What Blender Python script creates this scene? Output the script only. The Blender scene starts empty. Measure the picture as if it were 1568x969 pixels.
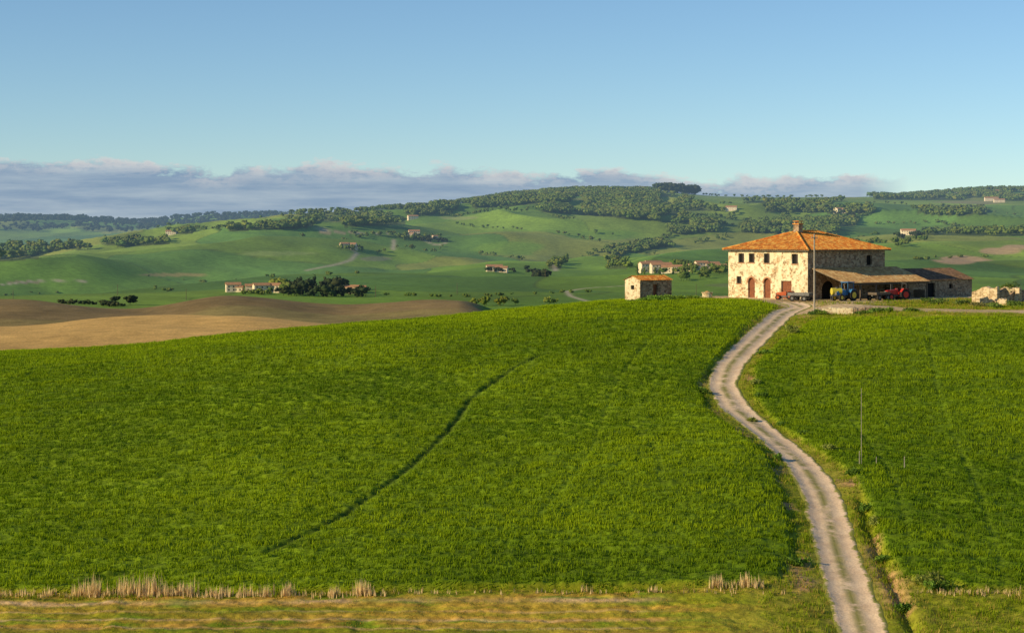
import bpy, math, random
import numpy as np
from mathutils import Vector, Matrix
random.seed(7); rng=np.random.default_rng(7)
F=2926.0; CU=784.0; HV=360.0
scene=bpy.context.scene
# ------------------------------------------------------------------ noise
def h2(ix,iy,seed):
    n=(ix*374761393+iy*668265263+seed*144269504)&0xffffffff
    n=((n^(n>>13))*1274126177)&0xffffffff
    n=n^(n>>16)
    return n/4294967296.0
def vn(x,y,seed=0):
    x=np.asarray(x,float);y=np.asarray(y,float)
    ix=np.floor(x).astype(np.int64);iy=np.floor(y).astype(np.int64)
    fx=x-ix;fy=y-iy
    fx=fx*fx*fx*(fx*(fx*6-15)+10);fy=fy*fy*fy*(fy*(fy*6-15)+10)
    a=h2(ix,iy,seed);b=h2(ix+1,iy,seed);c=h2(ix,iy+1,seed);d=h2(ix+1,iy+1,seed)
    return ((a*(1-fx)+b*fx)*(1-fy)+(c*(1-fx)+d*fx)*fy)*2-1
def fbm(x,y,seed=0,o=4,g=0.5):
    r=0;a=1;s=0
    for i in range(o):
        r=r+a*vn(x*2**i+i*17.3,y*2**i-i*9.1,seed+i*13);s+=a;a*=g
    return r/s
def sm(a,b,x):
    t=np.clip((x-a)/(b-a),0,1);return t*t*(3-2*t)
def pchip(x,y,xi):
    x=np.asarray(x,float);y=np.asarray(y,float)
    h=np.diff(x)[:,None];d=np.diff(y,axis=0)/h
    m=np.zeros_like(y);m[0]=d[0];m[-1]=d[-1]
    p=d[:-1]*d[1:]>0
    with np.errstate(all='ignore'):
        w1=2*h[1:]+h[:-1];w2=h[1:]+2*h[:-1]
        hm=(w1+w2)/(w1/d[:-1]+w2/d[1:])
    m[1:-1]=np.where(p,hm,0)
    xi=np.clip(xi,x[0],x[-1])
    i=np.clip(np.searchsorted(x,xi)-1,0,len(x)-2)
    H=h[i];t=((xi-x[i])/h[i,0])[:,None]
    return ((1+2*t)*(1-t)**2)*y[i]+t*(1-t)**2*H*m[i]+t*t*(3-2*t)*y[i+1]+t*t*(t-1)*H*m[i+1]
# ------------------------------------------------------------------ terrain control
CC=[-400,0,200,350,520,700,800,950,1115,1240,1400,1568,2000]
T={}
NY=[117,125,140,160,185,205,225,245,262,275,300,340]
N={-400:[969,917,842,764,668,610,568,550,549,555,572,585],
0:[969,915,838,757,661,603,560,541,541,549,562,582],
200:[969,913,834,748,652,592,550,532,531,539,556,578],
350:[969,912,830,742,643,581,535,516,514,521,540,563],
520:[969,911,828,738,637,573,525,503,498,502,520,549],
700:[969,910,825,733,632,568,518,494,485,484,498,530],
800:[969,909,822,728,628,564,513,486,475,473,484,518],
950:[969,908,818,722,624,562,511,480,465,461,469,500],
1115:[969,907,815,718,622,562,513,480,463,456,460,490],
1240:[969,910,820,725,632,570,520,488,469,458,452,480],
1400:[969,912,825,730,632,565,508,481,467,459,452,480],
1568:[969,914,828,732,630,560,503,478,466,459,453,478],
2000:[969,914,828,732,630,560,500,475,463,458,453,478]}
for i,Y in enumerate(NY): T[Y]=[N[c][i] for c in CC]
MY=[400,450,500,560,600,680,750,820,860,1000,1200]
o=[540,530,520,512,508,502,498,495,490,485,480]
M={-400:[552,530,510,496,494,502,482,464,459,472,478],0:[555,532,514,503,502,508,484,463,458,474,478],
200:[552,528,505,489,487,505,493,477,474,482,480],350:[548,525,502,488,488,500,478,460,457,475,480],
520:[545,528,512,502,498,503,487,473,469,477,480],700:[540,530,520,508,502,494,477,463,460,472,480]}
for i,Y in enumerate(MY): T[Y]=[M.get(c,o)[i] for c in CC]
T[1600]=[452,452,451,450,450,450,450,449,447,446,444,442,440]
T[2000]=[438,437,434,432,432,432,430,428,426,424,422,420,420]
T[2500]=[427,422,416,411,408,409,408,406,402,400,396,395,395]
T[3200]=[413,404,390,379,370,368,372,376,372,368,368,368,368]
T[4000]=[400,390,364,350,344,338,336,338,338,336,338,340,340]
T[4800]=[398,396,372,352,336,315,305,302,306,306,310,312,315]
T[5400]=[400,398,380,360,337,313,299,291,302,304,304,302,300]
T[6200]=[395,390,380,365,345,323,314,309,313,310,300,294,296]
T[7500]=[350,348,354,346,343,338,335,335,335,335,315,315,315]
T[9000]=[340,338,344,331,336,345,345,345,345,340,330,330,330]
T[15000]=[375]*13
YS=[3,20,60,90]+sorted(T)
Z=[[-2.2]*13,[-5.5]*13,[-14.5]*13,[-20.5]*13]+[[-(v-HV)/F*Y for v in T[Y]] for Y in sorted(T)]
YS=np.array(YS,float);Z=np.array(Z)
tin=np.linspace(-0.30,0.30,980)
to=0.30*np.geomspace(1.004,4.5,60)
tc=np.concatenate([-to[::-1],tin,to])
yy=[112.0]
while yy[-1]<300: yy.append(yy[-1]+0.15+0.35*(yy[-1]-112)/188)
yr=np.concatenate([np.geomspace(3,111,60),yy,np.geomspace(302,1200,170),np.geomspace(1206,8500,420),np.geomspace(8700,15000,12)])
Zc=pchip(np.array(CC,float),Z.T,tc*F+CU).T            # rows x cols
G=pchip(np.log(YS),Zc,np.log(yr))
TT,YY=np.meshgrid(tc,yr);XX=TT*YY
# far relief
farw=sm(1300,2600,YY)
ridge=1-0.78*sm(4300,5200,YY)*(1-sm(6500,8000,YY))
wx=fbm(XX/900,YY/900,5,2)*260;wy=fbm(XX/900+40,YY/900,6,2)*260
rn=1-np.abs(fbm((XX+wx)/620,(YY+wy)/1000,11,3))*2
G+=farw*ridge*(rn-0.55)*44+farw*fbm(XX/150,YY/230,21,3)*7*ridge
G+=sm(340,600,YY)*(1-sm(1200,1500,YY))*fbm(XX/60,YY/70,31,3)*1.6
G+=(1-sm(300,400,YY))*sm(117,130,YY)*(1-sm(215,240,YY))*fbm(XX/26,YY/26,41,2)*0.5
# house frame
A50=math.radians(50)
a_=np.array([-math.cos(A50),math.sin(A50)]);b_=np.array([math.cos(math.radians(40)),math.sin(math.radians(40))])
HC=np.array([453/F*272,272.0]);PAD=-9.2
def boxd(s0,s1,w0,w1):
    dx=XX-HC[0];dy=YY-HC[1]
    s=dx*a_[0]+dy*a_[1];w=dx*b_[0]+dy*b_[1]
    return np.hypot(np.maximum(np.maximum(s0-s,s-s1),0),np.maximum(np.maximum(w0-w,w-w1),0))
dp=np.minimum(boxd(-8,17,-2,20),boxd(-8,9,0,34))
k=1-sm(0,13,dp);G=G*(1-k)+PAD*k
VV=HV-G/YY*F;UU=TT*F+CU
def zt(X,Y,g=None):
    g=G if g is None else g
    X=np.asarray(X,float);Y=np.asarray(Y,float);t=X/Y
    ci=np.interp(t,tc,np.arange(len(tc)));ri=np.interp(Y,yr,np.arange(len(yr)))
    c0=np.minimum(ci.astype(int),len(tc)-2);r0=np.minimum(ri.astype(int),len(yr)-2)
    fc=ci-c0;fr=ri-r0
    return (g[r0,c0]*(1-fc)+g[r0,c0+1]*fc)*(1-fr)+(g[r0+1,c0]*(1-fc)+g[r0+1,c0+1]*fc)*fr
Gi=G.copy()
def hit(u,v,ymin=100,ymax=16000):
    t=(u-CU)/F;c=int(round(np.interp(t,tc,np.arange(len(tc)))))
    pv=HV-Gi[:,c]/yr*F
    ok=np.where((yr>=ymin)&(yr<=ymax)&(pv<=v))[0]
    if len(ok)==0:
        r=np.where((yr>=ymin)&(yr<=ymax))[0];i=r[np.argmin(pv[r])];return (t*yr[i],yr[i])
    i=ok[0]
    if i==0: Y=yr[0]
    else:
        p0,p1=pv[i-1],pv[i];f=0 if p0==p1 else np.clip((p0-v)/(p0-p1),0,1);Y=yr[i-1]+(yr[i]-yr[i-1])*f
    return (t*Y,Y)
def skyY(u,y0=1500):
    t=(u-CU)/F;c=int(round(np.interp(t,tc,np.arange(len(tc)))));pv=HV-Gi[:,c]/yr*F
    r=np.where(yr>=y0)[0];return yr[r[np.argmin(pv[r])]]
def smoothline(P,n):
    P=np.array(P,float);d=np.r_[0,np.cumsum(np.hypot(*np.diff(P,axis=0).T))]
    q=np.linspace(0,d[-1],n);return pchip(d,P,q)
def dline(X,Y,P):
    best=np.full(X.shape,1e9)
    for i in range(len(P)-1):
        ax,ay=P[i];bx,by=P[i+1];dx,dy=bx-ax,by-ay;L=dx*dx+dy*dy+1e-9
        t=np.clip(((X-ax)*dx+(Y-ay)*dy)/L,0,1)
        d=np.hypot(X-ax-t*dx,Y-ay-t*dy);best=np.minimum(best,d)
    return best
def inpoly(X,Y,P):
    r=np.zeros(X.shape,bool);n=len(P)
    for i in range(n):
        x0,y0=P[i];x1,y1=P[(i+1)%n]
        if y0==y1: continue
        c=((y0>Y)!=(y1>Y))&(X<(x1-x0)*(Y-y0)/(y1-y0)+x0);r^=c
    return r
# ------------------------------------------------------------------ layout in the world
roadI=[(1325,969),(1311,930),(1294,880),(1279,830),(1269,790),(1254,745),(1230,708),(1193,675),(1150,640),(1122,615),(1109,590),(1113,565),(1131,540),(1157,515),(1182,492),(1206,474)]
roadW=[hit(u,v) for u,v in roadI]
p0,p1=roadW[0],roadW[1]
roadW=[(p0[0]+(p0[0]-p1[0])*6+0.0,p0[1]-(p1[1]-p0[1])*6)]+roadW+[(39.5,262.0),(38.5,268)]
road=smoothline(roadW,420);roadC=road[::5]
yardI=[(1206,476),(1290,470),(1400,474),(1480,476),(1568,477),(1700,478)]
yard=smoothline([hit(u,v) for u,v in yardI],30)
yard2=smoothline([(39.5,262),(37,270),(31,277),(27,281)],12)
lf=[(1195,466),(1160,485),(1108,540),(1072,590),(1086,628),(1140,668),(1180,702),(1196,742),(1212,800),(1219,855),(1196,888),(1100,896),(900,901),(600,905),(300,907),(0,908),(-400,912)]
lfW=[hit(u,v) for u,v in lf];lfW+=[(-200,135),(-260,330),(20,330),(24,290),(20,268),(30,270)]
rf=[(1248,488),(1196,520),(1152,562),(1150,602),(1172,634),(1240,684),(1302,728),(1328,778),(1347,832),(1378,885),(1402,890),(1500,905),(1600,905),(1900,905)]
rfW=[hit(u,v) for u,v in rf];rfW+=[(220,150),(220,240)]+[hit(u,v) for u,v in [(1900,488),(1568,486),(1400,486),(1310,487)]]
trk=smoothline([hit(u,v) for u,v in [(840,543),(800,560),(775,576),(740,600),(718,618),(705,640),(682,668),(650,700),(600,742),(560,770),(515,800),(460,827),(405,850)]],24)
trk2=smoothline([hit(u,v) for u,v in [(90,905),(250,870),(405,850),(460,838),(560,825)]],10)
tram=[]
for q in [[(1215,880),(1100,760),(1015,752),(1008,700),(960,650)],[(100,610),(300,590),(480,570),(640,560),(800,540)],[(600,640),(660,634),(720,630)],[(250,800),(450,720),(620,700)],[(0,560),(200,556),(420,545),(600,530)],[(820,800),(900,700),(940,600),(1000,520)],[(1540,900),(1500,760),(1440,620),(1420,500)],[(1400,880),(1360,720),(1280,600),(1290,510)],[(0,700),(200,690),(420,660),(700,640)]]:
    tram.append(smoothline([hit(u,v) for u,v in q],14))
near=(YY<345)
X_,Y_=XX[near],YY[near]
dr=dline(X_,Y_,roadC);dy1=np.minimum(dline(X_,Y_,yard),dline(X_,Y_,yard2))
inL=inpoly(X_,Y_,lfW);inR=inpoly(X_,Y_,rfW)
dLe=dline(X_,Y_,lfW);dRe=dline(X_,Y_,rfW)
cropL=np.where(inL,sm(0,0.6,dLe),0);cropR=np.where(inR,sm(0,0.6,dRe),0)
crop=np.maximum(cropL,cropR)
dt=np.minimum(dline(X_,Y_,trk),dline(X_,Y_,trk2)+0.12)
dtt=np.full(X_.shape,1e9)
for q in tram: dtt=np.minimum(dtt,dline(X_,Y_,q))
zz=G[near]
zz=zz-0.35*np.exp(-(dr/2.6)**2)*sm(0,20,300-Y_)
zz=zz+0.30*crop*(1-sm(215,250,Y_)*0.9)
zz=zz-0.19*np.exp(-(dt/0.34)**2)*crop-0.07*np.exp(-(dtt/0.3)**2)*crop
rough=crop*(0.10*vn(X_/0.9,Y_/0.9,3)+0.06*vn(X_/0.38,Y_/0.5,4)+0.06*vn(X_/7,Y_/0.7,8)+0.09*fbm(X_/3.3,Y_/2.6,14,2))
verge=(1-crop)*sm(1.7,2.6,dr)*sm(2.5,4,dy1)
kp=1-sm(0,4,dp[near])
rough=rough+verge*(0.14*fbm(X_/1.3,Y_/1.3,9,3))*(1-kp)
zz=zz+rough*(1-kp)
ditch=smoothline([hit(u,v) for u,v in [(1318,760),(1338,825),(1362,880),(1385,930),(1405,969),(1420,1000)]],12)
dd=dline(X_,Y_,ditch);zz=zz-0.45*np.exp(-(dd/0.45)**2)
G[near]=zz
# ------------------------------------------------------------------ colours
C=np.zeros(XX.shape+(3,))
def L3(c): return np.array(c,float)
def mixc(A,B,f): return A*(1-f[...,None])+B*f[...,None]
n1=fbm(X_/22,Y_/22,51,3);n2=fbm(X_/3,Y_/3,52,3);n3=fbm(X_/14,Y_/1.1,53,2)
c=np.ones(X_.shape+(3,))*L3((0.11,0.18,0.006))
c=mixc(c,L3((0.20,0.29,0.008)),np.clip(0.45+n1*0.6+n2*0.3,0,1))
c=mixc(c,L3((0.06,0.10,0.008)),np.clip(np.exp(-(dt/0.38)**2)*0.9,0,1)*crop)
cv=np.ones(X_.shape+(3,))*L3((0.26,0.29,0.014))
cv=mixc(cv,L3((0.46,0.35,0.07)),np.clip(0.25+n2*0.9,0,1)*0.55)
er=sm(0.15,0.4,fbm(X_/4,Y_/4,77,3))*np.exp(-((dr-2.9)/1.1)**2)
cv=mixc(cv,L3((0.52,0.31,0.13)),er)
c=mixc(cv,c,crop)
strip=(1-crop)*(X_<19)*(Y_<130)
yl=Y_+0.012*X_+0.25*fbm(X_/6,X_*0,62,2)
cs=np.ones(X_.shape+(3,))*L3((0.26,0.27,0.012))
cs=mixc(cs,L3((0.62,0.34,0.06)),np.clip(0.4+n3*1.1,0,1)*0.8)
cs=mixc(cs,L3((0.20,0.27,0.012)),np.clip(fbm(X_/3,Y_/0.9,61,3)*1.7,0,1))
cs=cs*(1+0.35*fbm(X_/0.7,Y_/0.5,63,2))[:,None]
wl=1-sm(6,12,X_)
for yc,wd,am in [(123.7,0.45,0.95),(121.6,0.15,0.5),(119.9,0.22,0.7),(118.1,0.2,0.6),(115.5,0.3,.6)]:
    cs=mixc(cs,L3((0.66,0.44,0.21)),am*wl*np.exp(-((yl-yc)/wd)**2)*np.clip(0.75+n2,0,1))
c=mixc(c,cs,strip*(1-sm(8,17,X_)*0.8))
ye=(1-sm(2.2,3.6,dy1+n2*0.8));ye=np.maximum(ye,(1-sm(2,6,dp[near]+n2*2)))
c=mixc(c,L3((0.66,0.47,0.28)),np.clip(ye*(0.9-0.5*np.clip(n2,0,1)),0,1))
C[near]=c
fm=~near;Xf,Yf=XX[fm],YY[fm];Uf,Vf=UU[fm],VV[fm]
nb=fbm(Xf/50,Yf/50,71,4);nb2=vn(Xf/4,Yf/60,72)
br=np.ones(Xf.shape+(3,))*L3((0.68,0.42,0.13))
br=mixc(br,L3((0.25,0.175,0.07)),sm(610,680,Yf))  # light put into soil colour: near hill lit pale, far hill shaded dark
br=mixc(br,L3((0.30,0.25,0.08)),sm(0.1,0.4,fbm(Xf/90,Yf/40,73,2))*sm(640,700,Yf)*.6)
br=br*(1+0.3*nb+0.06*nb2)[:,None]
wx=fbm(Xf/260,Yf/260,81,2)*110;wy=fbm(Xf/260+9,Yf/260,82,2)*110
gx=(Xf+wx)/330+0.25*(Yf/420);gy=(Yf+wy)/460-0.12*(Xf/330)
def voro(gx,gy,seed):
    ix=np.floor(gx).astype(np.int64);iy=np.floor(gy).astype(np.int64)
    f1=np.full(gx.shape,9.);f2=np.full(gx.shape,9.);cid=np.zeros(gx.shape)
    for i in (-1,0,1):
        for j in (-1,0,1):
            px=ix+i+h2(ix+i,iy+j,seed);py=iy+j+h2(ix+i,iy+j,seed+1)
            d=np.hypot(gx-px,gy-py);hh=h2(ix+i,iy+j,seed+2)
            cl=d<f1;f2=np.where(cl,f1,np.minimum(f2,d));cid=np.where(cl,hh,cid);f1=np.where(cl,d,f1)
    return cid,f2-f1
cid,edge=voro(gx,gy,91)
pal=[(0.14,0.26,0.03),(0.19,0.32,0.035),(0.11,0.20,0.03),(0.24,0.33,0.045),(0.16,0.29,0.035),(0.29,0.31,0.06),(0.12,0.24,0.045),(0.20,0.31,0.04)]
fc=np.array(pal)[np.minimum((cid*len(pal)).astype(int),len(pal)-1)]
fc=mixc(fc,L3((0.17,0.29,0.034)),np.full(Xf.shape,0.2))
nn=fbm(Xf/170,Yf/240,95,4);fc=fc*(1+0.45*nn)[...,None]
st=vn((Xf*0.8+Yf*0.6)/22,(Yf)/700,96);fc=fc*(1+0.10*st)[...,None]
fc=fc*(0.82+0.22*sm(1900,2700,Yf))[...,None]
fc=mixc(fc,L3((0.08,0.12,0.025)),(1-sm(0.0,0.022,edge))*0.6)
bs=(1-sm(726,742,Uf+12*fbm(Xf/30,Yf/30,98,2)))*(1-sm(930,1010,Yf))
bs=np.maximum(bs,0)
green=L3((0.15,0.22,0.02))
fc=mixc(fc,br,bs)
gs=(1-bs)*(1-sm(900,1300,Yf));fc=mixc(fc,green,gs*0.5)
# woodland regions: (u0,u1,(v top l,r),(v bottom l,r),n,height,ymin,threshold)
WREG=[(830,1010,(290,292),(325,338),2300,(11,16),2200,-.5),(660,840,(312,291),(324,312),560,(10,15),2200,-.35),(900,1060,(300,296),(335,343),450,(10,15),2200,0),
(620,700,(322,318),(332,326),150,(9,14),2200,-.2),(400,620,(342,328),(352,344),470,(10,15),2200,-.1),(250,480,(356,340),(360,348),160,(9,14),2200,0),
(-60,260,(386,366),(396,374),240,(9,14),2200,-.1),(-60,60,(380,378),(405,396),90,(12,18),2200,-.2),(1010,1340,(308,308),(322,328),520,(10,15),2200,.05),
(1060,1280,(341,343),(353,362),760,(10,15),2200,-.4),(1200,1310,(330,332),(345,350),260,(10,14),2200,0),(1330,1568,(298,294),(306,308),620,(11,16),3500,-.25),
(1270,1568,(320,318),(334,328),360,(10,14),2200,.05),(1380,1568,(354,354),(360,362),130,(8,12),2200,.0),(1020,1100,(350,347),(362,354),180,(9,13),2200,-.2),
(930,1030,(385,371),(391,378),110,(8,12),2200,-.1),(840,860,(400,400),(412,412),24,(7,10),1500,-.9),(930,960,(398,400),(412,412),24,(7,10),1500,-.9)]
for (u0,u1,vt,vb,n,h,ym,th) in WREG:
    k=np.clip((Uf-u0)/(u1-u0),0,1);ins=(Uf>u0)&(Uf<u1)&(Vf>vt[0]+(vt[1]-vt[0])*k)&(Vf<vb[0]+(vb[1]-vb[0])*k)&(Yf>ym)&(vn(Uf/34.,Vf/9.,int(u0)+500)>th)
    fc=mixc(fc,L3((0.09,0.12,0.025)),ins*0.9)
for (u,v,ru,rv,col) in [(1475,398,40,7,(.52,.34,.20)),(1530,385,38,6,(.54,.36,.20)),(1555,379,25,4,(.54,.36,.20)),(40,432,34,2.5,(.34,.27,.15)),(262,421,60,3,(.34,.29,.10)),(1120,437,50,4,(.16,.20,.06)),(575,396,30,4,(.30,.30,.13)),(430,388,60,4,(.24,.32,.08)),(1490,310,60,3,(.30,.28,.12)),(1230,312,50,3,(.25,.33,.11)),(700,334,30,3,(.28,.33,.1)),(520,356,35,1.8,(.4,.31,.18)),(1100,300,60,4,(.24,.34,.09)),(780,380,60,14,(.19,.33,.04)),(930,360,60,10,(.19,.33,.04)),(1230,300,60,2.5,(.24,.34,.1))]:
    d=np.hypot((Uf-u)/ru,(Vf-v)/rv)+0.35*fbm(Xf/60,Yf/60,99,2)
    fc=mixc(fc,L3(col),(1-sm(0.75,1.05,d))*(Yf>1100)*0.85)
for q,w in [([(470,414),(500,408),(522,403),(540,396),(547,388),(538,381)],4),([(868,446),(872,452),(885,457),(908,463)],2.5),([(868,446),(900,441),(950,438),(1000,432)],2.5),([(603,368),(602,382)],4),([(480,350),(560,358),(640,362),(680,366)],3),([(650,368),(670,375),(682,372)],4),([(0,436),(60,430),(130,431)],3),([(840,400),(850,408),(850,415)],4)]:
    P=smoothline([hit(u,v,1100) for u,v in q],10)
    d=dline(Xf,Yf,P);fc=mixc(fc,L3((0.52,0.44,0.30)),np.exp(-(d/w)**2)*0.8)
C[fm]=fc
# ------------------------------------------------------------------ material helpers
def newmat(name):
    m=bpy.data.materials.new(name);m.use_nodes=True;nt=m.node_tree;return m,nt,nt.nodes['Principled BSDF']
def nd(nt,t,**k):
    n=nt.nodes.new(t)
    for a,b in k.items(): setattr(n,a,b)
    return n
def mathn(nt,op,a,b=None,clamp=False):
    n=nd(nt,'ShaderNodeMath',operation=op);n.use_clamp=clamp
    for i,x in enumerate((a,b)):
        if x is None: continue
        if isinstance(x,(int,float)): n.inputs[i].default_value=x
        else: nt.links.new(x,n.inputs[i])
    return n.outputs[0]
def mixrgb(nt,f,a,b,bt='MIX'):
    n=nd(nt,'ShaderNodeMix',data_type='RGBA',blend_type=bt)
    for s,x in ((n.inputs[0],f),(n.inputs[6],a),(n.inputs[7],b)):
        if isinstance(x,(int,float)): s.default_value=x
        elif isinstance(x,(tuple,list)): s.default_value=(*x[:3],1)
        else: nt.links.new(x,s)
    return n.outputs[2]
def noise(nt,scale,detail=4,vec=None,rough=0.55):
    n=nd(nt,'ShaderNodeTexNoise');n.inputs['Scale'].default_value=scale;n.inputs['Detail'].default_value=detail;n.inputs['Roughness'].default_value=rough
    if vec is not None: nt.links.new(vec,n.inputs['Vector'])
    return n.outputs['Fac']
def mapr(nt,x,a,b,c=0.,d=1.):
    n=nd(nt,'ShaderNodeMapRange');n.clamp=True
    nt.links.new(x,n.inputs[0])
    for i,v in enumerate((a,b,c,d)): n.inputs[i+1].default_value=v
    return n.outputs[0]
def pos(nt): return nd(nt,'ShaderNodeNewGeometry').outputs['Position']
def objc(nt): return nd(nt,'ShaderNodeTexCoord').outputs['Object']
def paint_haze(nt,bs,col):  # haze painted into the material: base darkens, blue emission grows with distance
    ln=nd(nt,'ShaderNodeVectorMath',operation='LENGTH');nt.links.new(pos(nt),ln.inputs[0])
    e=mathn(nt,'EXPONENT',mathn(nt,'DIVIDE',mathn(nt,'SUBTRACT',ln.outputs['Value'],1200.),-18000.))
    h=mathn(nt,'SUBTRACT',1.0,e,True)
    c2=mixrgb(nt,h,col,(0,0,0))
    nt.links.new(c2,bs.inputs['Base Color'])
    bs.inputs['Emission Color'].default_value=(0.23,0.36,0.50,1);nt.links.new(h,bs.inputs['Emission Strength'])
def simple(name,c1,c2=None,scale=3.0,rough=0.8,metal=0,bump=0.0,spec=0.3):
    m,nt,bs=newmat(name);c2=c2 or tuple(x*0.7 for x in c1)
    f=mapr(nt,noise(nt,scale,5,objc(nt)),0.35,0.65)
    nt.links.new(mixrgb(nt,f,c1,c2),bs.inputs['Base Color'])
    bs.inputs['Roughness'].default_value=rough;bs.inputs['Metallic'].default_value=metal;bs.inputs['Specular IOR Level'].default_value=spec
    return m
mT,nt,bs=newmat('terrain_ground')
at=nd(nt,'ShaderNodeAttribute',attribute_name='Col')
p=pos(nt)
f1=mapr(nt,noise(nt,1.6,4,p,0.7),0.3,0.7,0.62,1.38)
f3=mapr(nt,noise(nt,0.12,5,p,0.7),0.3,0.7,0.75,1.25)
ff=mathn(nt,'MULTIPLY',f1,f3)
cmb=nd(nt,'ShaderNodeCombineColor');[nt.links.new(ff,cmb.inputs[i]) for i in range(3)]
col=mixrgb(nt,1.0,at.outputs['Color'],cmb.outputs[0],'MULTIPLY')
paint_haze(nt,bs,col);bs.inputs['Roughness'].default_value=0.95;bs.inputs['Specular IOR Level'].default_value=0.1
bp=nd(nt,'ShaderNodeBump');bp.inputs['Strength'].default_value=0.7;bp.inputs['Distance'].default_value=0.12
nt.links.new(noise(nt,2.2,4,p,0.7),bp.inputs['Height']);nt.links.new(bp.outputs[0],bs.inputs['Normal'])
def mkmesh(name,V,Fc,mats,col=None,smooth=False,n=4,midx=None,loc=None):
    me=bpy.data.meshes.new(name);V=np.asarray(V,np.float32)
    me.vertices.add(len(V));me.vertices.foreach_set('co',V.ravel())
    Fc=np.asarray(Fc,np.int32);nf=len(Fc)
    me.loops.add(nf*n);me.loops.foreach_set('vertex_index',Fc.ravel())
    me.polygons.add(nf);me.polygons.foreach_set('loop_start',np.arange(nf,dtype=np.int32)*n)
    me.polygons.foreach_set('loop_total',np.full(nf,n,np.int32))
    if smooth: me.polygons.foreach_set('use_smooth',np.ones(nf,bool))
    if midx is not None: me.polygons.foreach_set('material_index',midx)
    me.update(calc_edges=True)
    if col is not None:
        ca=me.color_attributes.new('Col','FLOAT_COLOR','POINT')
        ca.data.foreach_set('color',np.c_[col,np.ones(len(col))].astype(np.float32).ravel())
    for m in mats: me.materials.append(m)
    ob=bpy.data.objects.new(name,me);scene.collection.objects.link(ob)
    if loc is not None: ob.location=loc
    return ob
R,Cn=XX.shape
idx=np.arange(R*Cn).reshape(R,Cn)
FQ=np.stack([idx[:-1,:-1],idx[:-1,1:],idx[1:,1:],idx[1:,:-1]],-1).reshape(-1,4)
mkmesh('terrain',np.stack([XX,YY,G],-1).reshape(-1,3),FQ,[mT],C.reshape(-1,3),True)
# ------------------------------------------------------------------ road
mR,nt,bs=newmat('gravel_road')
at=nd(nt,'ShaderNodeAttribute',attribute_name='Col');sx=nd(nt,'ShaderNodeSeparateColor');nt.links.new(at.outputs['Color'],sx.inputs[0])
p=pos(nt);n_=noise(nt,0.5,6,p,0.7)
g=mapr(nt,n_,0.38,0.66);base=mixrgb(nt,g,(0.93,0.70,0.45),(0.74,0.52,0.32))
base=mixrgb(nt,mapr(nt,noise(nt,6,4,p,0.75),0.45,0.68,0,0.5),base,(0.48,0.33,0.20))
cen=mathn(nt,'MULTIPLY',sx.outputs[0],mapr(nt,noise(nt,0.45,4,p,0.7),0.38,0.52))
base=mixrgb(nt,cen,base,(0.26,0.24,0.05))
edg=mapr(nt,mathn(nt,'ADD',sx.outputs[1],mathn(nt,'MULTIPLY',mathn(nt,'SUBTRACT',noise(nt,0.9,5,p,0.7),0.5),1.8)),0.45,0.7)
base=mixrgb(nt,edg,base,(0.28,0.28,0.035))
nt.links.new(base,bs.inputs['Base Color']);bs.inputs['Roughness'].default_value=0.95
bp=nd(nt,'ShaderNodeBump');bp.inputs['Strength'].default_value=0.8;bp.inputs['Distance'].default_value=0.06
nt.links.new(noise(nt,4,4,p,0.7),bp.inputs['Height']);nt.links.new(bp.outputs[0],bs.inputs['Normal'])
rd=smoothline(road,900);tg=np.gradient(rd,axis=0);tg/=np.hypot(*tg.T)[:,None];nr=np.c_[-tg[:,1],tg[:,0]]
K=17;s=np.linspace(-1,1,K)
wv=1.72+0.25*fbm(np.arange(900)/14.0,np.zeros(900),5,3);wv2=1.72+0.25*fbm(np.arange(900)/14.0,np.zeros(900)+7,6,3)
V=[];Cc=[]
for j in range(K):
    w=np.where(s[j]<0,wv,wv2)*s[j]
    P=rd+nr*w[:,None];z=zt(P[:,0],P[:,1])+0.055-0.09*math.exp(-((abs(s[j])-0.5)/0.2)**2)+0.03*vn(P[:,0]*1.2,P[:,1]*1.2,3)+0.02
    if abs(s[j])==1: z-=0.12
    V.append(np.c_[P,z]);Cc.append(np.c_[np.full(900,math.exp(-(s[j]/0.2)**2)),np.full(900,max(0,abs(s[j])-0.55)/0.45),np.zeros(900)])
V=np.stack(V,1).reshape(-1,3);Cc=np.stack(Cc,1).reshape(-1,3)
ix=np.arange(900*K).reshape(900,K);FQ=np.stack([ix[:-1,:-1],ix[1:,:-1],ix[1:,1:],ix[:-1,1:]],-1).reshape(-1,4)
V[:,2]=np.maximum(V[:,2],zt(V[:,0],V[:,1])+0.02-0.1*(Cc[:,1]>0.99))
mkmesh('dirt_road',V,FQ,[mR],Cc,True)
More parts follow.
